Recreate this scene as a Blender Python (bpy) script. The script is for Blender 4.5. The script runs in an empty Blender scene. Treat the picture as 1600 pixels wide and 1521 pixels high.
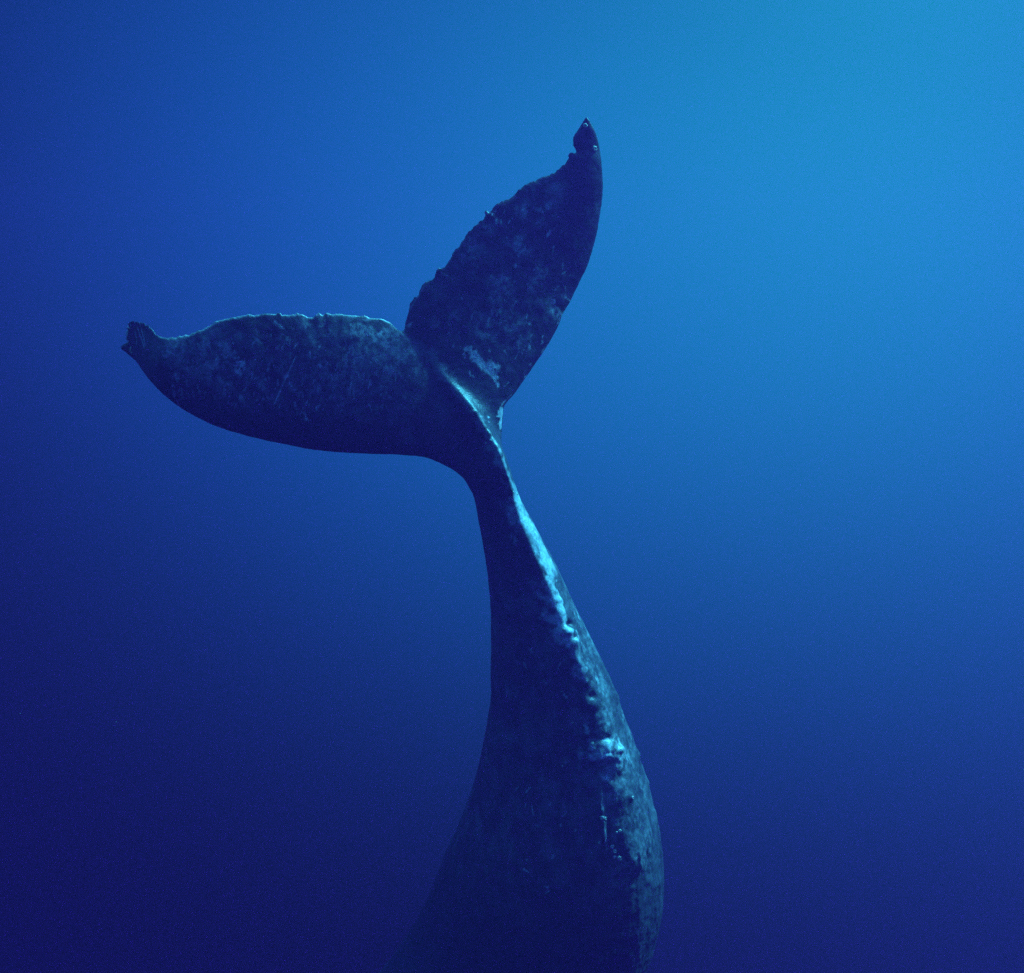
import bpy, bmesh, math, random
import numpy as np, time
T0 = time.time()
from mathutils import Vector, Matrix

scene = bpy.context.scene
COL = scene.collection

# ---------------------------------------------------------------- camera
F_PX, CAM_Y = 1862.0, -8.0            # focal length in photo pixels, camera 8 m from the tail stock
cam = bpy.data.cameras.new('camera')
cam_o = bpy.data.objects.new('camera', cam); COL.objects.link(cam_o)
cam_o.location = (0, CAM_Y, 0)
cam_o.rotation_euler = (math.radians(90), 0, 0)
cam.sensor_fit = 'HORIZONTAL'; cam.sensor_width = 36
cam.lens = 36 * F_PX / 1600
cam.clip_start = 0.05; cam.clip_end = 1000
scene.camera = cam_o

# ---------------------------------------------------------------- open water far around: radiance falls off away from the sunlit side
GLOW = Vector(((1400 - 800) / F_PX, 1.0, (760 - 90) / F_PX)).normalized()
world = bpy.data.worlds.new('World'); scene.world = world; world.use_nodes = True
nt = world.node_tree; nt.nodes.clear()
N = nt.nodes.new; L = nt.links.new
out = N('ShaderNodeOutputWorld'); bg = N('ShaderNodeBackground'); L(bg.outputs[0], out.inputs[0])
tc = N('ShaderNodeTexCoord')
dot = N('ShaderNodeVectorMath'); dot.operation = 'DOT_PRODUCT'; dot.inputs[1].default_value = GLOW
nrm = N('ShaderNodeVectorMath'); nrm.operation = 'NORMALIZE'
L(tc.outputs['Generated'], nrm.inputs[0]); L(nrm.outputs[0], dot.inputs[0])
ac = N('ShaderNodeMath'); ac.operation = 'ARCCOSINE'; L(dot.outputs['Value'], ac.inputs[0])
mr = N('ShaderNodeMath'); mr.operation = 'DIVIDE'; mr.inputs[1].default_value = math.radians(90); L(ac.outputs[0], mr.inputs[0])
ramp = N('ShaderNodeValToRGB'); L(mr.outputs[0], ramp.inputs[0])
depth_nodes = []
# behind and beside the camera the water is dimly blue, brighter upwards, black-blue downwards
sx = N('ShaderNodeSeparateXYZ'); L(nrm.outputs[0], sx.inputs[0])
ez = N('ShaderNodeMath'); ez.operation = 'MULTIPLY_ADD'; ez.inputs[1].default_value = .5; ez.inputs[2].default_value = .5; L(sx.outputs['Z'], ez.inputs[0])
er = N('ShaderNodeValToRGB'); L(ez.outputs[0], er.inputs[0]); er.color_ramp.interpolation = 'B_SPLINE'
for i, (p_, *c) in enumerate([(0, .002, .001, .012), (.35, .002, .006, .05), (.5, .003, .026, .125), (.7, .005, .060, .26), (1, .02, .55, 1.0)]):
    e = er.color_ramp.elements[0] if i == 0 else er.color_ramp.elements.new(p_) if i < 4 else er.color_ramp.elements[-1]
    e.position = p_; e.color = (*c, 1)
fm = N('ShaderNodeMapRange'); fm.interpolation_type = 'SMOOTHSTEP'; L(ac.outputs[0], fm.inputs[0])
fm.inputs[1].default_value = math.radians(57); fm.inputs[2].default_value = math.radians(85)
dk = N('ShaderNodeCombineXYZ')
for k in range(3):
    m_ = N('ShaderNodeMath'); m_.operation = 'MULTIPLY_ADD'; L(sx.outputs['Z'], m_.inputs[0]); depth_nodes.append(m_)
    n_ = N('ShaderNodeMath'); n_.operation = 'MULTIPLY'; L(sx.outputs['Z'], n_.inputs[0]); L(m_.outputs[0], n_.inputs[1])
    e_ = N('ShaderNodeMath'); e_.operation = 'EXPONENT'; L(n_.outputs[0], e_.inputs[0]); L(e_.outputs[0], dk.inputs[k])
dm_ = N('ShaderNodeVectorMath'); dm_.operation = 'MULTIPLY'; L(ramp.outputs[0], dm_.inputs[0]); L(dk.outputs[0], dm_.inputs[1])
mixb = N('ShaderNodeMix'); mixb.data_type = 'RGBA'; L(fm.outputs[0], mixb.inputs['Factor']); L(dm_.outputs[0], mixb.inputs['A']); L(er.outputs[0], mixb.inputs['B'])
# the bright window of the surface straight above, well outside the frame
OVER = Vector((.30, .35, .89)).normalized()
d2 = N('ShaderNodeVectorMath'); d2.operation = 'DOT_PRODUCT'; d2.inputs[1].default_value = OVER; L(nrm.outputs[0], d2.inputs[0])
a2 = N('ShaderNodeMath'); a2.operation = 'ARCCOSINE'; L(d2.outputs['Value'], a2.inputs[0])
m2 = N('ShaderNodeMapRange'); m2.interpolation_type = 'SMOOTHSTEP'; L(a2.outputs[0], m2.inputs[0])
m2.inputs[1].default_value = math.radians(48); m2.inputs[2].default_value = math.radians(8); m2.inputs[3].default_value = 0; m2.inputs[4].default_value = 1
lb = N('ShaderNodeMix'); lb.data_type = 'RGBA'; L(m2.outputs[0], lb.inputs['Factor']); L(mixb.outputs['Result'], lb.inputs['A']); lb.inputs['B'].default_value = (.05, 1.3, 1.9, 1)
L(lb.outputs['Result'], bg.inputs[0])
# (degrees from the brightest direction, linear colour)
LNFIT = [[-6.763, -1.279, 0, 0], [-1.297, -7.708, 9.109, -8.02], [-0.982, -1.278, 2.682, -7.174]]
DEPTH = [(0.531, 2.194), (1.566, -4.441), (2.102, -5.1)]      # the water darkens downwards as well      # log radiance over angle / 60 degrees, per channel
STOPS = [(t*60/23, *[math.exp(sum(c*(t/23)**k for k, c in zip((0, 2, 3, 4), p))) for p in LNFIT]) for t in range(24)]
for m_, (a_, b_) in zip(depth_nodes, DEPTH): m_.inputs[1].default_value = b_; m_.inputs[2].default_value = a_
el = ramp.color_ramp.elements
while len(el) > 1: el.remove(el[-1])
for i, (deg, *c) in enumerate(STOPS):
    e = el[0] if i == 0 else el.new(deg/90)
    e.position = deg/90; e.color = (*c, 1)
ramp.color_ramp.interpolation = 'LINEAR'
bg.inputs[1].default_value = 0.5

# ---------------------------------------------------------------- sun, filtered cyan by the water above
SUN = Vector((0.60, 0.15, 0.78)).normalized()
sun = bpy.data.lights.new('sun', 'SUN'); sun.energy = 5.0; sun.angle = math.radians(9)
sun.color = (0.085, 0.78, 1.0)
sun_o = bpy.data.objects.new('sun', sun); COL.objects.link(sun_o)
sun_o.rotation_euler = SUN.to_track_quat('Z', 'Y').to_euler()

vs = scene.view_settings
scene.display_settings.display_device = 'sRGB'
vs.view_transform = 'Standard'; vs.look = 'None'; vs.exposure = 1.0; vs.gamma = 1; vs.use_curve_mapping = False
scene.cycles.volume_bounces = 1
scene.cycles.max_bounces = 6
scene.cycles.use_denoising = False
scene.cycles.use_adaptive_sampling = True; scene.cycles.adaptive_threshold = 0.03; scene.cycles.adaptive_min_samples = 32

# ---------------------------------------------------------------- helpers
def at(px, py, y):
    """point of the photo's pixel at the depth y (metres beyond the tail stock)"""
    k = (y - CAM_Y) / F_PX
    return Vector(((px - 800)*k, y, (760.5 - py)*k))

def crv(pts, n):
    """Catmull-Rom through pts (rows), n samples evenly by arc length"""
    P = np.array(pts, float); P = np.vstack([2*P[0]-P[1], P, 2*P[-1]-P[-2]])
    o = []
    for i in range(1, len(P)-2):
        t = np.linspace(0, 1, 24, endpoint=False)[:, None]
        a, b, c, d = P[i-1], P[i], P[i+1], P[i+2]
        o.append(.5*((2*b) + (c-a)*t + (2*a-5*b+4*c-d)*t**2 + (3*b-a-3*c+d)*t**3))
    o.append(P[-2][None]); o = np.vstack(o)
    s = np.r_[0, np.cumsum(np.linalg.norm(np.diff(o[:, :2], axis=0), axis=1))]
    u = np.linspace(0, s[-1], n)
    return np.stack([np.interp(u, s, o[:, k]) for k in range(o.shape[1])], 1)

def _h(ix, iy, iz, seed):
    h = (ix*374761393 + iy*668265263 + iz*2147483647 + seed*1274126177) & 0xffffffff
    h = ((h ^ (h >> 13)) * 1274126177) & 0xffffffff
    h = ((h ^ (h >> 16)) * 2246822519) & 0xffffffff
    return ((h >> 8) & 0xffff) / 65535.0
def vnoise(p, seed=0):
    """value noise, -1..1"""
    i = np.floor(p).astype(np.int64); f = p - i; f = f*f*f*(f*(f*6-15)+10)
    r = 0
    for a in (0, 1):
        for b in (0, 1):
            for c in (0, 1):
                w = (f[:, 0] if a else 1-f[:, 0])*(f[:, 1] if b else 1-f[:, 1])*(f[:, 2] if c else 1-f[:, 2])
                r = r + w*_h(i[:, 0]+a, i[:, 1]+b, i[:, 2]+c, seed)
    return r*2-1
def fbm(p, sc, oct=4, seed=0, gain=.5):
    r = 0; a = 1; t = 0
    for k in range(oct):
        r = r + a*vnoise(p*sc*(2.03**k)+17.3*k, seed+k); t += a; a *= gain
    return r/t

# ---------------------------------------------------------------- the whale's base form
# flukes lie about one slightly twisted sheet through the end of the tail stock
FC = np.array(at(735, 665, 0.0)); FN = np.array([.36, -.92, -.11]); FN /= np.linalg.norm(FN)
EYE = np.array([0, CAM_Y, 0.0])
def on_fluke(px, py, bend=0.0):
    d = np.array([(px-800)/F_PX, 1.0, (760.5-py)/F_PX])
    t = np.dot(FC - EYE, FN)/np.dot(d, FN)
    p = EYE + d*t
    return p + d*bend
verts, faces = [], []
def loft(rings):
    """rings: list of (m,3) closed rings; caps both ends"""
    global verts
    m = len(rings[0]); base = len(verts)
    for r in rings: verts.extend(map(tuple, r))
    for i in range(len(rings)-1):
        for j in range(m):
            a = base+i*m+j; b = base+i*m+(j+1) % m
            faces.append((a, b, b+m, a+m))
    for ring, rev in ((0, True), (len(rings)-1, False)):
        c = len(verts); verts.append(tuple(np.mean(rings[ring], 0)))
        for j in range(m):
            a = base+ring*m+j; b = base+ring*m+(j+1) % m
            faces.append((b, a, c) if rev else (a, b, c))

def fluke(le, te, bend, thick, side, ax, rag=1.0):
    """le, te: leading and trailing edge from root to tip in photo pixels; bend(u, v): how far the sheet curls away from us"""
    nu = 260
    A = crv(le, nu); B = crv(te, nu)
    if nu > 100:      # ragged, nibbled trailing edge
        tt = np.arange(nu)[:, None]*np.array([[.45, .31, .2]])
        g = np.gradient(B, axis=0); g /= np.linalg.norm(g, axis=1)[:, None]+1e-9
        B = B + np.stack([-g[:, 1], g[:, 0]], 1)*(2.4*rag*fbm(tt, 1, 3, 11, .6))[:, None]*np.clip(np.minimum(np.arange(nu), (nu-1-np.arange(nu))*.4)/25, 0, 1)[:, None]
    nv = 34
    rings = []
    for i in range(nu):
        u = i/(nu-1)
        ring_f, ring_b = [], []
        chord = np.linalg.norm(on_fluke(*A[i])-on_fluke(*B[i]))
        tm = min(thick(u), .3*chord + .006)
        for k in range(nv+1):
            v = (1-math.cos(math.pi*k/nv))/2
            q = A[i]*(1-v)+B[i]*v
            p = on_fluke(q[0], q[1], bend(along(ax, q), v))
            th = tm*(1.9*math.sqrt(v)*(1-v)**0.9*1.05 + .0) + .0075*min(1, v*12)*math.sqrt(max(0, 1-v**30)) + 0.0015
            ring_f.append(p + FN*th*.5); ring_b.append(p - FN*th*.5)
        ring = ring_f + ring_b[::-1][1:-1]
        rings.append(np.array(ring))
    if side: rings = rings[::-1]
    loft(rings)

L_LE = [(790, 800), (758, 802), (741, 779), (731, 760), (719, 746), (705, 736), (688, 727), (660, 716), (620, 711), (560, 709.5), (500, 705), (440, 694), (380, 680), (330, 664), (285, 640), (250, 612), (222, 580), (203, 548), (195, 522), (194, 508)]
L_TE = [(700, 610), (660, 556), (640, 530), (627, 514), (614, 503), (600, 497), (580, 495), (562, 492), (545, 492), (530, 489), (520, 491), (512, 487), (505, 491), (496, 487), (490, 495), (482, 494), (473, 490), (464, 489), (452, 491), (443, 490), (436, 486), (428, 490), (415, 488), (402, 490), (388, 490), (372, 493), (358, 496), (350, 497), (340, 500), (330, 506), (320, 512), (308, 516), (296, 521), (280, 525), (262, 527), (248, 524), (240, 516), (232, 508), (222, 503), (208, 500), (197, 503)]
R_TE = [(660, 560), (640, 528), (627, 510), (630, 497), (634, 485), (640, 470), (648, 463), (653, 461), (655, 452), (662, 441), (672, 437), (679, 432), (680, 421), (686, 416), (692, 419), (700, 407), (709, 392), (722, 376), (733, 360), (747, 346), (755, 341), (757, 330), (760, 327), (761, 343), (766, 330), (772, 321), (783, 314), (792, 311), (800, 306), (812, 293), (828, 284), (848, 275), (864, 270), (880, 257), (886, 248), (889, 239), (893, 237), (896, 241), (900, 243), (899, 236), (896, 229), (894, 221), (895, 214), (899, 208), (904, 201), (909, 192), (913, 186), (916, 182)]
R_LE = [(760, 760), (776, 720), (786, 695), (787, 675), (789, 655), (788, 640), (800, 622), (810, 608), (829, 580), (851, 548), (862, 529), (873, 508), (880, 490), (892, 470), (904, 445), (916, 420), (925, 394), (932, 366), (937, 338), (941, 312), (942, 288), (941, 264), (939, 242), (935, 222), (930, 206), (924, 194), (919, 184)]
AX_L = (np.array([690, 620.]), np.array([193, 515.])); AX_R = (np.array([750, 610.]), np.array([917, 184.]))
def along(ax, q):
    d = ax[1]-ax[0]
    return float(np.clip(np.dot(q-ax[0], d)/np.dot(d, d), 0, 1.1))
def bend_l(u, v):
    tip = max(0, (u-.86)/.14)
    return .10*math.sin(math.pi*min(1, u*1.0))*(1-v)**2 - .05*v*v*math.sin(math.pi*u) + .30*max(0, u-.55)**2 + .55*tip**2*(1-.5*v)
def bend_r(u, v):
    return .10*math.sin(math.pi*u)*(1-v)**2 - .12*u**1.3
fluke(L_LE, L_TE, bend_l, lambda u: (.20*(1-u)**.8 + .035)*min(1, .15+u*9), True, AX_L)
fluke(R_LE, R_TE, bend_r, lambda u: (.17*(1-u)**.9 + .03)*min(1, .15+u*9), False, AX_R)
# small torn flap behind the left tip
fluke([(214, 566), (202, 556), (194, 549), (189, 546)], [(222, 560), (208, 545), (198, 536), (189, 541)], lambda u, v: .32+.1, lambda u: .03, True, AX_L)

# tail stock and body: (px, py, half width px, depth, dorso-ventral / lateral ratio, angle of the back to the right of the camera, keel)
BODY = [
 (640, 529, 5, 99, .35, 24, .00), (654, 545, 13, 99, .45, 24, .12), (675, 573, 22, 99, .55, 24, .25), (703, 612, 30, 99, .72, 24, .34),
 (728, 650, 35, 99, .95, 25, .36), (748, 695, 37, 99, 1.2, 26, .34), (763, 735, 37, .03, 1.4, 27, .30), (776.5, 780, 37.5, .12, 1.5, 23, .22),
 (791.5, 823, 44.5, .19, 1.5, 21, .18), (806, 865, 51.5, .25, 1.45, 21, .16), (819, 905, 59, .31, 1.4, 23, .15), (831, 950, 67.5, .38, 1.35, 25, .14),
 (843, 1000, 79.5, .45, 1.3, 28, .13), (854.5, 1050, 91, .53, 1.25, 31, .11), (865, 1100, 102, .61, 1.2, 33, .09), (872, 1160, 118, .72, 1.18, 35, .08),
 (877, 1230, 137, .84, 1.16, 36, .06), (876, 1300, 156, .97, 1.14, 37, .04), (866, 1370, 170, 1.11, 1.12, 38, .03), (842, 1440, 173, 1.27, 1.1, 39, .02),
 (799, 1520, 167, 1.46, 1.08, 40, .0), (740, 1600, 162, 1.68, 1.05, 40, 0), (665, 1700, 166, 1.98, 1.05, 40, 0), (600, 1830, 190, 2.4, 1.05, 40, 0),
 (520, 2000, 205, 2.8, 1.05, 40, 0), (460, 2180, 208, 3.2, 1.0, 40, 0),
 (420, 2400, 195, 3.6, 1.0, 40, 0), (350, 2600, 160, 3.9, .95, 40, 0),
 (300, 2760, 110, 4.1, .9, 40, 0), (275, 2840, 60, 4.2, .8, 40, 0), (268, 2868, 20, 4.25, .8, 40, 0)]
BODY = [(a[0], a[1], a[2], float(on_fluke(a[0], a[1])[1]) + .0 if a[3] == 99 else a[3], *a[4:]) for a in BODY]
S = crv(BODY, 420)
C = np.array([at(a[0], a[1], a[3]) for a in S])
T = np.gradient(C, axis=0); T /= np.linalg.norm(T, axis=1)[:, None]
rings = []
M = 120
for i, a in enumerate(S):
    ang = math.radians(a[5]); d = np.array([math.sin(ang), -math.cos(ang), 0.0])
    d -= T[i]*np.dot(d, T[i]); d /= np.linalg.norm(d)
    l = np.cross(T[i], d)
    w = a[2]*(a[3]-CAM_Y)/F_PX
    b = w/math.sqrt((a[4]*math.sin(ang))**2 + math.cos(ang)**2); h = b*a[4]
    ph = np.arange(M)/M*2*math.pi
    keel = 1 + a[6]*np.exp(-(np.minimum(ph, 2*math.pi-ph)/.30)**2) + .7*a[6]*np.exp(-((ph-math.pi)/.3)**2)
    r = (C[i] + np.outer(np.cos(ph)*h*keel, d) + np.outer(np.sin(ph)*b*(1-.35*a[6]), l))
    rings.append(r)
loft(rings)

# squash the part far below the picture while remeshing, so that its quads end up longer
V = np.array(verts); ZC = at(0, 1620, 1.8)[2]; KZ = 4.0
lo = V[:, 2] < ZC; V[lo, 2] = ZC + (V[lo, 2]-ZC)/KZ
me = bpy.data.meshes.new('base'); me.from_pydata(V.tolist(), [], faces); me.update()
bm = bmesh.new(); bm.from_mesh(me)
# each closed shell gets outward normals on its own
bmesh.ops.recalc_face_normals(bm, faces=bm.faces); bm.to_mesh(me); bm.free()
tmp = bpy.data.objects.new('base', me); COL.objects.link(tmp)
md = tmp.modifiers.new('remesh', 'REMESH'); md.mode = 'VOXEL'; md.voxel_size = 0.0085; md.adaptivity = 0
dg = bpy.context.evaluated_depsgraph_get()
mesh = bpy.data.meshes.new_from_object(tmp.evaluated_get(dg))
bpy.data.objects.remove(tmp); mesh.name = 'body'
n = len(mesh.vertices)
X = np.empty(n*3); mesh.vertices.foreach_get('co', X); X = X.reshape(-1, 3)
E = np.empty(len(mesh.edges)*2, np.int64); mesh.edges.foreach_get('vertices', E); E = E.reshape(-1, 2)
deg = np.bincount(E.ravel(), minlength=n)[:, None].astype(float); deg[deg == 0] = 1
def lap(A):
    s = np.zeros_like(A)
    for k in range(A.shape[1]):
        s[:, k] = np.bincount(E[:, 0], A[E[:, 1], k], n) + np.bincount(E[:, 1], A[E[:, 0], k], n)
    return s/deg
def seg_dist(P, A, B):
    A = np.asarray(A); B = np.asarray(B); ab = B-A
    t = np.clip(((P-A) @ ab)/max(1e-9, ab @ ab), 0, 1)
    return np.linalg.norm(P - A - t[:, None]*ab, axis=1), t
def smoothstep(x, a, b):
    t = np.clip((x-a)/(b-a), 0, 1); return t*t*(3-2*t)
j1, _ = seg_dist(X, on_fluke(668, 566), on_fluke(752, 705)); j2, _ = seg_dist(X, on_fluke(752, 705), at(790, 800, .1))
wj = 1-smoothstep(np.minimum(j1, j2), .18, .46)
crest = []
for i in range(0, len(S), 2):
    if 530 < S[i][1] < 900:
        a = S[i]; b_ = a[2]*(a[3]-CAM_Y)/F_PX; g_ = math.radians(a[5]); h_ = b_*a[4]/math.sqrt((a[4]*math.sin(g_))**2+math.cos(g_)**2)*(1+a[6])
        crest.append(C[i] + h_*np.array([math.sin(g_), -math.cos(g_), 0]))
cd = np.full(len(X), 9.0); jj = np.where(wj > 0)[0]
for q in crest: cd[jj] = np.minimum(cd[jj], np.linalg.norm(X[jj]-q, axis=1))
wj = wj*(1-.8*np.exp(-(cd/.07)**2))
for it in range(5): X = X + .5*(lap(X)-X)*np.maximum(.5, wj)[:, None]
jm = wj > 0; eid = E[jm[E[:, 0]] | jm[E[:, 1]]]
ji = np.unique(eid); rm = np.zeros(n, int); rm[ji] = np.arange(len(ji)); E2 = rm[eid]; nj = len(ji); Y = X[ji]; w2 = wj[ji][:, None]
dj = np.maximum(1, np.bincount(E2.ravel(), minlength=nj))[:, None]
for it in range(120):
    s_ = np.stack([np.bincount(E2[:, 0], Y[E2[:, 1], k], nj) + np.bincount(E2[:, 1], Y[E2[:, 0], k], nj) for k in range(3)], 1)/dj
    Y = Y + .55*(s_-Y)*w2
X[ji] = Y
lo = X[:, 2] < ZC; X[lo, 2] = ZC + (X[lo, 2]-ZC)*KZ

def set_co(A): mesh.vertices.foreach_set('co', A.ravel()); mesh.update()
def normals():
    a = np.empty(n*3); mesh.vertex_normals.foreach_get('vector', a); return a.reshape(-1, 3)
set_co(X); NR = normals()

# where a pixel of the photo meets the skin (nearest vertex towards us)
PX = 800 + F_PX*X[:, 0]/(X[:, 1]-CAM_Y); PY = 760.5 - F_PX*X[:, 2]/(X[:, 1]-CAM_Y)
GI = np.argsort(PX); GX = PX[GI]
def skin(px, py):
    for w in (4, 15, 60, 400):
        a, b = np.searchsorted(GX, (px-w, px+w)); c = GI[a:b]
        c = c[np.abs(PY[c]-py) < w]
        if len(c) > 2: break
    d = np.hypot(PX[c]-px, PY[c]-py); c = c[d < max(3.0, d.min()+2)]
    return X[c[np.argmin(X[c, 1])]].copy()

VIS = np.where((PY < 1560))[0]; VIS = VIS[np.argsort(X[VIS, 0])]; VX = X[VIS, 0]
def near(lo_, hi_):
    """indices of the vertices in a box"""
    a, b = np.searchsorted(VX, (lo_[0], hi_[0])); ii = VIS[a:b]; q = X[ii]
    return ii[((q >= lo_) & (q <= hi_)).all(1)]
# body coordinates: metres down the body (s) and the angle round it
SC = C; SD = np.array([[math.sin(math.radians(a[5])), -math.cos(math.radians(a[5])), 0] for a in S])
zs = C[:, 2][::-1]; idx = np.interp(X[:, 2], zs, np.arange(len(C))[::-1])
cx = np.interp(idx, np.arange(len(C)), C[:, 0]); cy = np.interp(idx, np.arange(len(C)), C[:, 1])
rad = np.hypot(X[:, 0]-cx, X[:, 1]-cy)
back = math.radians(40)
phi = np.arctan2(X[:, 0]-cx, -(X[:, 1]-cy)) - back           # 0 on the back, + towards the sunlit side
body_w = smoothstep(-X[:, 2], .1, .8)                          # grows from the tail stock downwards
low_w = smoothstep(-X[:, 2], 1.6, 2.6)
ridge = np.exp(-(phi/.55)**2)*smoothstep(-X[:, 2], -.1, .3)

D = np.zeros(n)
D += .004*fbm(X, 5, 3, 1) + .0022*fbm(X, 18, 3, 7)
# lumps along the back
D += ridge*(.016*fbm(X*np.array([1, 1, 1.0]), 8, 3, 20)*smoothstep(-X[:, 2], .3, 1.0))
lit_w = np.exp(-((phi-.35)/.8)**2)
D += (.25+.75*lit_w)*(.0055*fbm(X, 24, 4, 30, .6))*smoothstep(-X[:, 2], .2, .9)
# long wrinkles running with the body, lower down
q = np.stack([phi*9, X[:, 2]*1.1 + 3*vnoise(X*2.0, 5)*.15, 0*phi], 1)
wr = fbm(q, 1.0, 3, 40, .6)
D += low_w*lit_w*(.013*np.sign(wr)*np.abs(wr)**1.3)
q2 = np.stack([phi*26, X[:, 2]*2.5, 0*phi], 1)
D += low_w*lit_w*.003*fbm(q2, 1, 2, 50)
def lump(px, py, r, h, squash=(1, 1)):
    """a raised (h > 0) or sunken lump; squash = radius factors across x and along z"""
    global D
    p = skin(px, py); R = 2.6*r*max(1, *squash)
    ii = near(p-R*1.3, p+R*1.3); v = X[ii] - p
    dd = np.sqrt((v[:, 0]/squash[0])**2 + v[:, 1]**2*.6 + (v[:, 2]/squash[1])**2)/r
    D[ii] += .8*h*np.exp(-dd**2)*(1+.5*fbm(X[ii], 22, 3, 60))
LUMPS = [
 # px, py, radius, height, squash
 (800, 772, .03, .010, (1, 1.4)), (812, 790, .035, .012, (1, 1.5)), (822, 806, .03, -.010, (1.4, .6)), (838, 830, .05, .012, (1, 1.8)),
 (868, 905, .03, .012, (1, 1.5)), (872, 925, .02, .012, (1, 1)), (876, 936, .03, .016, (1.3, .8)), (882, 955, .025, .014, (1, 1.4)), (889, 985, .05, .030, (1.4, .6)),
 (893, 974, .04, -.024, (1.5, .5)), (903, 1003, .035, .022, (1, 1.3)), (899, 994, .02, -.015, (1.4, .7)), (912, 1000, .025, -.012, (1, 1)),
 (909, 1048, .04, .012, (.6, 1.6)), (921, 1100, .05, .026, (1.2, .9)), (928, 1090, .035, -.024, (1.1, .7)), (905, 1108, .03, -.02, (.6, 1.2)),
 (913, 1128, .04, .026, (.5, 2.0)), (918, 1150, .035, .02, (.6, 1.6)), (926, 1168, .03, .018, (.7, 1.4)), (932, 1130, .03, .016, (.7, 1.3)), (908, 1140, .04, -.02, (.5, 2.0)),
 (950, 1174, .10, .045, (1.2, .8)), (930, 1186, .06, .022, (1.5, .6)), (968, 1170, .04, .03, (1.2, .6)), (948, 1156, .06, -.026, (1.8, .45)), (936, 1206, .09, -.022, (1.4, .7)),
 (962, 1196, .06, .02, (1, 1)), (972, 1215, .05, -.018, (1.2, .8)), (990, 1245, .03, .018, (1, 1)), (985, 1262, .05, -.012, (.6, 2)),
 (940, 1255, .04, .022, (.5, 2.5)), (945, 1300, .035, .03, (.4, 4)), (953, 1310, .03, -.035, (.35, 5)), (1002, 1350, .03, .02, (.4, 3)), (1015, 1345, .03, -.02, (.4, 3)),
 (967, 1086, .035, .018, (1, 1.2)), (1000, 1176, .03, .018, (1, 1.4)), (1015, 1222, .035, .020, (1, 1.4)), (1027, 1272, .03, .012, (1, 2)), (984, 1130, .04, -.008, (1, 1.5)),
 (880, 1100, .03, .010, (1, 1)), (896, 1100, .03, .010, (1.2, .6)), (882, 1195, .02, .012, (1, 1)), (905, 1205, .025, .012, (1, 1.3)), (905, 1180, .05, .010, (2, .3)),
 (950, 1500, .03, .02, (.6, 1.4)), (940, 1503, .02, .02, (1, 1)), (960, 1490, .02, .018, (.6, 1.6)),
 (745, 642, .025, .012, (1, 1.2)), (733, 648, .02, .01, (1, 1)), (770, 680, .03, .012, (1, 1.4)), (757, 702, .02, .008, (1, 1)), (765, 687, .015, .008, (1, 1)),
]
for a in LUMPS: lump(*a)
# fold of skin where the far fluke leaves the stock
for (a, b, c, d, hh) in ((755, 651, 782, 653, .0025), (760, 657, 784, 662, .0018)):
    ds, _ = seg_dist(X, skin(a, b), skin(c, d)); D = D + hh*np.exp(-(ds/.008)**2)
# fine ragged nibbles along the trailing edges
XD = X + NR*D[:, None]

# ---------------------------------------------------------------- skin pigment: pale scars, scratches, worn patches, painted lit and shaded zones (fixed to the skin)
pale = np.zeros(n)
def streak(pts, wpx, s, rag=.5, sc=30):
    global pale
    P = [skin(*p) for p in pts]
    w = wpx*.0043
    mg = 3*w + .01; Q = np.array(P)
    ii = near(Q.min(0)-mg, Q.max(0)+mg)
    if len(ii) == 0: return
    Xi = X[ii]; dm = np.full(len(ii), 9.0)
    for a, b in zip(P[:-1], P[1:]): dm = np.minimum(dm, seg_dist(Xi, a, b)[0])
    nz = fbm(Xi, sc, 3, int(abs(pts[0][0])))
    m = 1-smoothstep(dm + w*rag*nz*2.0, w*(.55 if wpx < 6 else .1), w*(1.05 if wpx < 6 else 1.4))
    pale[ii] = np.maximum(pale[ii], m*s)
def blot(px, py, r, s, sc=16, th=.0):
    """pale cloud on the skin, broken up by noise"""
    global pale
    p = skin(px, py); R = r*.0043
    ii = near(p-2.4*R, p+2.4*R); Xi = X[ii]
    d = np.linalg.norm(Xi-p, axis=1)/R
    nz = fbm(Xi, sc, 4, int(px) % 97, .65)
    pale[ii] = np.maximum(pale[ii], min(1, 1.3*s)*np.exp(-d**2)*smoothstep(nz, th-.15, th+.45))
# diagonal white scar at the root of the far fluke
streak([(736, 553), (742, 553)], 5, .9, .9); streak([(742, 556), (752, 566), (764, 578), (776, 584)], 6, .95, .8, 45)
streak([(762, 572), (776, 574), (778, 582)], 6, .95, .8, 45); streak([(768, 580), (775, 592), (779, 604)], 4, .9, .8, 45); streak([(730, 548), (738, 545)], 2.5, .6, 1)
streak([(784, 640), (787, 655), (785, 668)], 5, .95, .5)
streak([(785, 636), (801, 618)], 1.6, .6, .5)
streak([(765, 651), (785, 652)], 1.3, .7, .3); streak([(765, 658), (784, 663)], 1.0, .5, .3)
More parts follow.
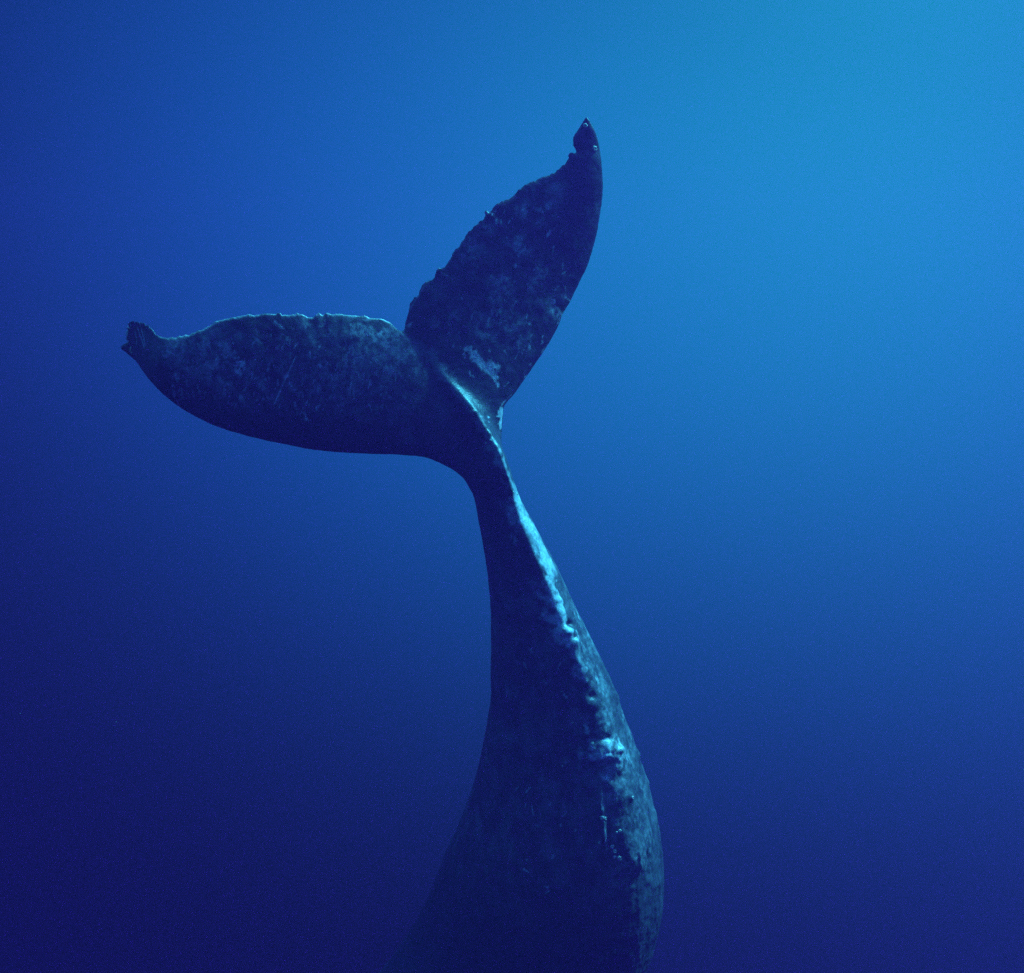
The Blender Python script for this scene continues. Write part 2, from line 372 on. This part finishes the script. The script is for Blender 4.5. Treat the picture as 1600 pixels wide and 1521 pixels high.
# near fluke
streak([(464, 560), (452, 583), (430, 634)], 1.1, .75, .3); streak([(447, 590), (450, 588)], 3, .7, .6)
streak([(477, 646), (481, 657)], 1.3, .8, .3); streak([(480, 657), (483, 659)], 2.2, .9, .4)
streak([(374, 584), (377, 570)], 5, .9, .9, 60); streak([(383, 580), (384, 566)], 1.4, .7, .5)
streak([(396, 526), (410, 538)], 1.2, .6, .3); streak([(343, 592), (345, 598)], 6, .35, .6); streak([(264, 550), (267, 553)], 3, .7, .6)
streak([(285, 545), (288, 540)], 2, .5, .6); streak([(302, 615), (303, 622)], 2, .5, .6); streak([(501, 572), (503, 573)], 2.2, .7, .5)
streak([(524, 590), (528, 570)], 1.2, .6, .4); streak([(556, 575), (560, 578)], 2, .5, .5); streak([(612, 570), (620, 585)], 1.5, .5, .4)
streak([(592, 521), (598, 519)], 2.4, .9, .6); streak([(637, 509), (645, 507)], 2.5, .6, .8); streak([(432, 505), (445, 515)], 2.2, .6, 1)
streak([(377, 622), (380, 626)], 3, .5, .6); streak([(549, 505), (550, 508)], 2, .6, .6); streak([(434, 544), (436, 546)], 2, .6, .6)
streak([(211, 510), (218, 530), (223, 545)], 1.6, .9, .6, 60); streak([(216, 505), (224, 540)], 1.4, .9, .6, 60); streak([(207, 512), (211, 535)], 3.5, .55, .9)
streak([(290, 570), (310, 578), (345, 575)], 9, .30, 1); streak([(300, 550), (290, 560)], 6, .25, 1)
for b in ((300, 545, 45, .42), (350, 565, 45, .40), (405, 585, 45, .35), (460, 575, 50, .22), (540, 540, 60, .40), (590, 530, 45, .5), (600, 560, 40, .45),
          (560, 520, 40, .42), (500, 515, 35, .36), (520, 590, 50, .28), (640, 560, 30, .4), (610, 620, 45, .18), (270, 535, 25, .4), (230, 520, 20, .3), (375, 600, 30, .3), (575, 600, 40, .25),
          (850, 320, 25, .5), (820, 330, 12, .55), (870, 305, 15, .5), (810, 390, 22, .5), (790, 440, 18, .45), (770, 500, 35, .38), (700, 490, 35, .25), (740, 400, 30, .25),
          (800, 520, 30, .3), (845, 440, 25, .3), (870, 480, 22, .4), (780, 470, 30, .3), (760, 350, 14, .5), (895, 290, 20, .2)):
    blot(*b)
# small round scars and flecks on the far fluke
rs = np.random.RandomState(5)
for a in ((736, 387), (812, 398), (810, 383), (808, 415), (778, 455), (805, 440), (770, 523), (790, 470), (735, 372), (776, 330), (778, 345), (840, 420), (829, 505), (833, 525), (828, 540), (868, 470), (885, 452), (885, 462), (875, 490), (783, 485), (790, 550), (768, 548), (720, 520), (825, 492)):
    streak([a, (a[0]+rs.uniform(-3, 3), a[1]+rs.uniform(2, 6))], rs.uniform(1.0, 2.0), rs.uniform(.4, .75), .8, 60)
for k in range(170):      # short tooth-rake flecks all over the near fluke
    a = (rs.uniform(270, 620), rs.uniform(520, 640)); t = rs.uniform(-.6, .6); ln = rs.uniform(3, 14)
    streak([a, (a[0]+ln*math.sin(t), a[1]+ln*math.cos(t))], rs.uniform(.8, 1.3), rs.uniform(.2, .7), .9, 60)
streak([tuple(p) for p in L_TE[2:34]], 2.0, .38, .8, 40)  # worn trailing edge, paled further to paint in its rim light
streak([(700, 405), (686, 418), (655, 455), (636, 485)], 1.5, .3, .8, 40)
for b in ((965, 1240, 30, .5), (985, 1190, 25, .4), (1000, 1290, 30, .35), (985, 1340, 25, .4), (950, 1130, 28, .5), (935, 1060, 25, .5), (915, 1020, 25, .45), (965, 1180, 30, .6), (940, 1210, 25, .4), (975, 1115, 15, .4), (905, 960, 20, .5), (895, 930, 15, .4), (1005, 1230, 30, .4), (1015, 1320, 30, .35), (960, 1290, 25, .35), (945, 1090, 20, .4), (925, 1000, 25, .4), (990, 1150, 20, .4)):
    blot(b[0], b[1], b[2], b[3]*(.75 if b[1] < 1200 else .45), sc=24, th=-.08)  # pale blots that brighten the sunlit strip of the right flank
for k in range(90):      # and over the far fluke and the flank
    a = (rs.uniform(690, 900), rs.uniform(300, 600)) if k < 60 else (rs.uniform(790, 900), rs.uniform(900, 1400)); t = rs.uniform(-1.2, 1.2); ln = rs.uniform(2, 12)
    streak([a, (a[0]+ln*math.sin(t), a[1]+ln*math.cos(t))], rs.uniform(.8, 1.6), rs.uniform(.2, .65), .9, 60)
# rough crest of the stock and back, its sunlit strip painted paler
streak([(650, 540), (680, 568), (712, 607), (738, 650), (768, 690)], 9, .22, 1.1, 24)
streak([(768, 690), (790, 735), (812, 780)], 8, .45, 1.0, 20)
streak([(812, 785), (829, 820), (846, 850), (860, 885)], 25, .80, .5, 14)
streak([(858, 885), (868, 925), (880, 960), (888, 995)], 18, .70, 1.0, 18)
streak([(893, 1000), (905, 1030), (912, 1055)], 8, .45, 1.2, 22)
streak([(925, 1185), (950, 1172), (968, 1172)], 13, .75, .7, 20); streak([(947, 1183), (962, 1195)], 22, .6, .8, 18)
streak([(912, 1125), (918, 1150), (927, 1170)], 3.5, .55, 1)
streak([(943, 1250), (946, 1290), (952, 1330)], 2.5, .4, 1)
pale = pale*np.clip(.85 + .6*fbm(X, 38, 3, 77, .7), .2, 1.2)
pale = np.clip(pale + body_w*(.1+.9*smoothstep(X[:, 2], -3.25, -2.5))*(.02 + .10*smoothstep(fbm(X*np.array([1, 1, .7]), 9, 5, 90, .7), -.15, .5)) + .10*smoothstep(fbm(X, 9, 5, 80, .7), .1, .6)*smoothstep(X[:, 2], -3.2, -1.0), 0, 1)  # mottling fades downwards to darken the low body
pale *= .35+.65*smoothstep(X[:, 2], -3.2, -2.8)      # shade low on the body, painted by dimming the pale pigment
set_co(XD)
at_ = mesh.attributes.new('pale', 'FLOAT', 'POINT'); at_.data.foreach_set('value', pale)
mesh.polygons.foreach_set('use_smooth', np.ones(len(mesh.polygons), bool))

def mat(name):
    m = bpy.data.materials.new(name); m.use_nodes = True; return m, m.node_tree, m.node_tree.nodes['Principled BSDF']
sk, nt, P = mat('whale_skin')
def nd(t, **kw):
    o = nt.nodes.new(t)
    for k, v in kw.items():
        try: setattr(o, k, v)
        except Exception: pass
    return o
tc = nd('ShaderNodeTexCoord'); att = nd('ShaderNodeAttribute', attribute_name='pale')
n1 = nd('ShaderNodeTexNoise'); n1.inputs['Scale'].default_value = 9; n1.inputs['Detail'].default_value = 8; n1.inputs['Roughness'].default_value = .7
n2 = nd('ShaderNodeTexNoise'); n2.inputs['Scale'].default_value = 55; n2.inputs['Detail'].default_value = 5; n2.inputs['Roughness'].default_value = .7
for q_ in (n1, n2): nt.links.new(tc.outputs['Object'], q_.inputs['Vector'])
r1 = nd('ShaderNodeMapRange'); r1.inputs[1].default_value = .42; r1.inputs[2].default_value = .72; r1.inputs[3].default_value = .0; r1.inputs[4].default_value = .045
nt.links.new(n1.outputs[0], r1.inputs[0])
r2 = nd('ShaderNodeMapRange'); r2.inputs[1].default_value = .3; r2.inputs[2].default_value = .7; r2.inputs[3].default_value = .55; r2.inputs[4].default_value = 1.35
nt.links.new(n2.outputs[0], r2.inputs[0])
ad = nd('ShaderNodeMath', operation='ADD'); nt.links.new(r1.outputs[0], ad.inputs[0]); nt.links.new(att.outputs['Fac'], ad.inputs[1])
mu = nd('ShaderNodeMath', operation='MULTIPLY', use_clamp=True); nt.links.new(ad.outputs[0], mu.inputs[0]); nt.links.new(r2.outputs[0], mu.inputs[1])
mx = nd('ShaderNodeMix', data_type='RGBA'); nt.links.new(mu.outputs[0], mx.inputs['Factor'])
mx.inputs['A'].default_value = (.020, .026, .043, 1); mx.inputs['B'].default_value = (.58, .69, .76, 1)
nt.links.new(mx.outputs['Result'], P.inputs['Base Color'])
P.inputs['Roughness'].default_value = .40; P.inputs['Specular IOR Level'].default_value = .5
bp = nd('ShaderNodeBump'); bp.inputs['Distance'].default_value = .004; bp.inputs['Strength'].default_value = .7
nt.links.new(n2.outputs[0], bp.inputs['Height']); nt.links.new(bp.outputs[0], P.inputs['Normal'])
mesh.materials.clear(); mesh.materials.append(sk)

def tag(o, label=None, cat=None, group=None, kind=None):
    for k, v in (('label', label), ('category', cat), ('group', group), ('kind', kind)):
        if v: o[k] = v
whale = bpy.data.objects.new('humpback_whale', None); COL.objects.link(whale)
tag(whale, 'dark humpback whale diving head down, its scarred tail flukes spread in blue water', 'whale')
body = bpy.data.objects.new('body', mesh); COL.objects.link(body); body.parent = whale

# ---------------------------------------------------------------- barnacles: crater-topped cones fixed to the skin
bmat, nt, P = mat('barnacle_shell')
P.inputs['Roughness'].default_value = .8
tc = nd('ShaderNodeTexCoord'); n1 = nd('ShaderNodeTexNoise'); n1.inputs['Scale'].default_value = 60
nt.links.new(tc.outputs['Object'], n1.inputs['Vector'])
cr = nd('ShaderNodeValToRGB'); cr.color_ramp.elements[0].color = (.30, .31, .28, 1); cr.color_ramp.elements[1].color = (.62, .62, .56, 1)
nt.links.new(n1.outputs[0], cr.inputs[0]); nt.links.new(cr.outputs[0], P.inputs['Base Color'])
def barnacle_mesh(seed):
    r = random.Random(seed); b = bmesh.new(); K = 12
    prof = [(1.0, -.15), (.92, .25), (.62, .55), (.50, .58), (.38, .42), (.30, .20)]
    rr = []
    for k, (q, z) in enumerate(prof):
        rr.append([b.verts.new(((q*(1+.13*(-1)**j*(k < 4)+r.uniform(-.05, .05)))*math.cos(2*math.pi*j/K), (q*(1+.13*(-1)**j*(k < 4)+r.uniform(-.05, .05)))*math.sin(2*math.pi*j/K), z+r.uniform(-.03, .03))) for j in range(K)])
    for a, c in zip(rr[:-1], rr[1:]):
        for j in range(K): b.faces.new((a[j], a[(j+1) % K], c[(j+1) % K], c[j]))
    b.faces.new(rr[-1]); 
    m = bpy.data.meshes.new('barnacle'); b.to_mesh(m); b.free(); m.materials.append(bmat)
    m.polygons.foreach_set('use_smooth', [True]*len(m.polygons)); return m
BM = [barnacle_mesh(i) for i in range(4)]
NR2 = normals()
def barnacle(px, py, r, k):
    i = int(np.argmin(((X-skin(px, py))**2).sum(1)))
    o = bpy.data.objects.new('barnacle', BM[k % 4]); COL.objects.link(o); o.parent = whale
    o.matrix_world = Matrix.Translation(Vector(XD[i])) @ Vector(NR2[i]).to_track_quat('Z', 'Y').to_matrix().to_4x4() @ Matrix.Rotation(k*1.3, 4, 'Z') @ Matrix.Diagonal((r, r, r*.8, 1))
for k, (px, py, r) in enumerate([(931, 234, .020), (917, 198, .017), (943, 1277, .017), (947, 1281, .014), (958, 1326, .016), (963, 1331, .015), (969, 1343, .017), (963, 1341, .013), (971, 1346, .010),
        (970, 1299, .012), (966, 1302, .009), (876, 1197, .008), (990, 1246, .012), (938, 1318, .010), (741, 641, .009), (766, 687, .008), (757, 694, .008), (811, 772, .011), (804, 770, .008), (795, 782, .006),
        (882, 985, .010), (925, 1163, .011), (895, 1133, .008)]):
    barnacle(px, py, r, k)

# ---------------------------------------------------------------- specks drifting in the water
pmat, nt, P = mat('drifting_specks'); P.inputs['Base Color'].default_value = (.5, .5, .45, 1); P.inputs['Roughness'].default_value = .9
rp = random.Random(8); bm = bmesh.new()
for k in range(10):
    y = rp.uniform(-3.5, 5.5); w = (y-CAM_Y)*.43; p = Vector((rp.uniform(-w, w), y, rp.uniform(-w, w)*.95)); rr_ = rp.uniform(.001, .0025)
    bmesh.ops.create_icosphere(bm, subdivisions=1, radius=rr_, matrix=Matrix.Translation(p) @ Matrix.Diagonal((1, 1, rp.uniform(.5, 1.6), 1)))
pm = bpy.data.meshes.new('plankton'); bm.to_mesh(pm); bm.free(); pm.materials.append(pmat)
po = bpy.data.objects.new('plankton', pm); COL.objects.link(po); tag(po, 'tiny pale specks drifting in the open water', kind='stuff')

# ---------------------------------------------------------------- water: a volume round the camera and the whale
wm = bpy.data.materials.new('sea_water'); wm.use_nodes = True; nt = wm.node_tree; nt.nodes.clear()
o_ = nt.nodes.new('ShaderNodeOutputMaterial'); pv = nt.nodes.new('ShaderNodeVolumePrincipled'); nt.links.new(pv.outputs[0], o_.inputs['Volume'])
pv.inputs['Density'].default_value = .0155; pv.inputs['Anisotropy'].default_value = .52
pv.inputs['Color'].default_value = (.85, .115, .98, 1)
x0, x1, y0, y1, z0, z1 = -10, 10, -10, 7, -14.8, 3.6
wv = [(x, y, z) for z in (z0, z1) for y in (y0, y1) for x in (x0, x1)]
wf = [(0, 2, 3, 1), (4, 5, 7, 6), (0, 1, 5, 4), (2, 6, 7, 3), (0, 4, 6, 2), (1, 3, 7, 5)]
m = bpy.data.meshes.new('water'); m.from_pydata(wv, [], wf); m.materials.append(wm)
water = bpy.data.objects.new('water', m); COL.objects.link(water); tag(water, 'clear deep blue sea water all around the whale', kind='stuff')
print('T', time.time()-T0)
print('verts', n, 'z min', XD[:, 2].min())
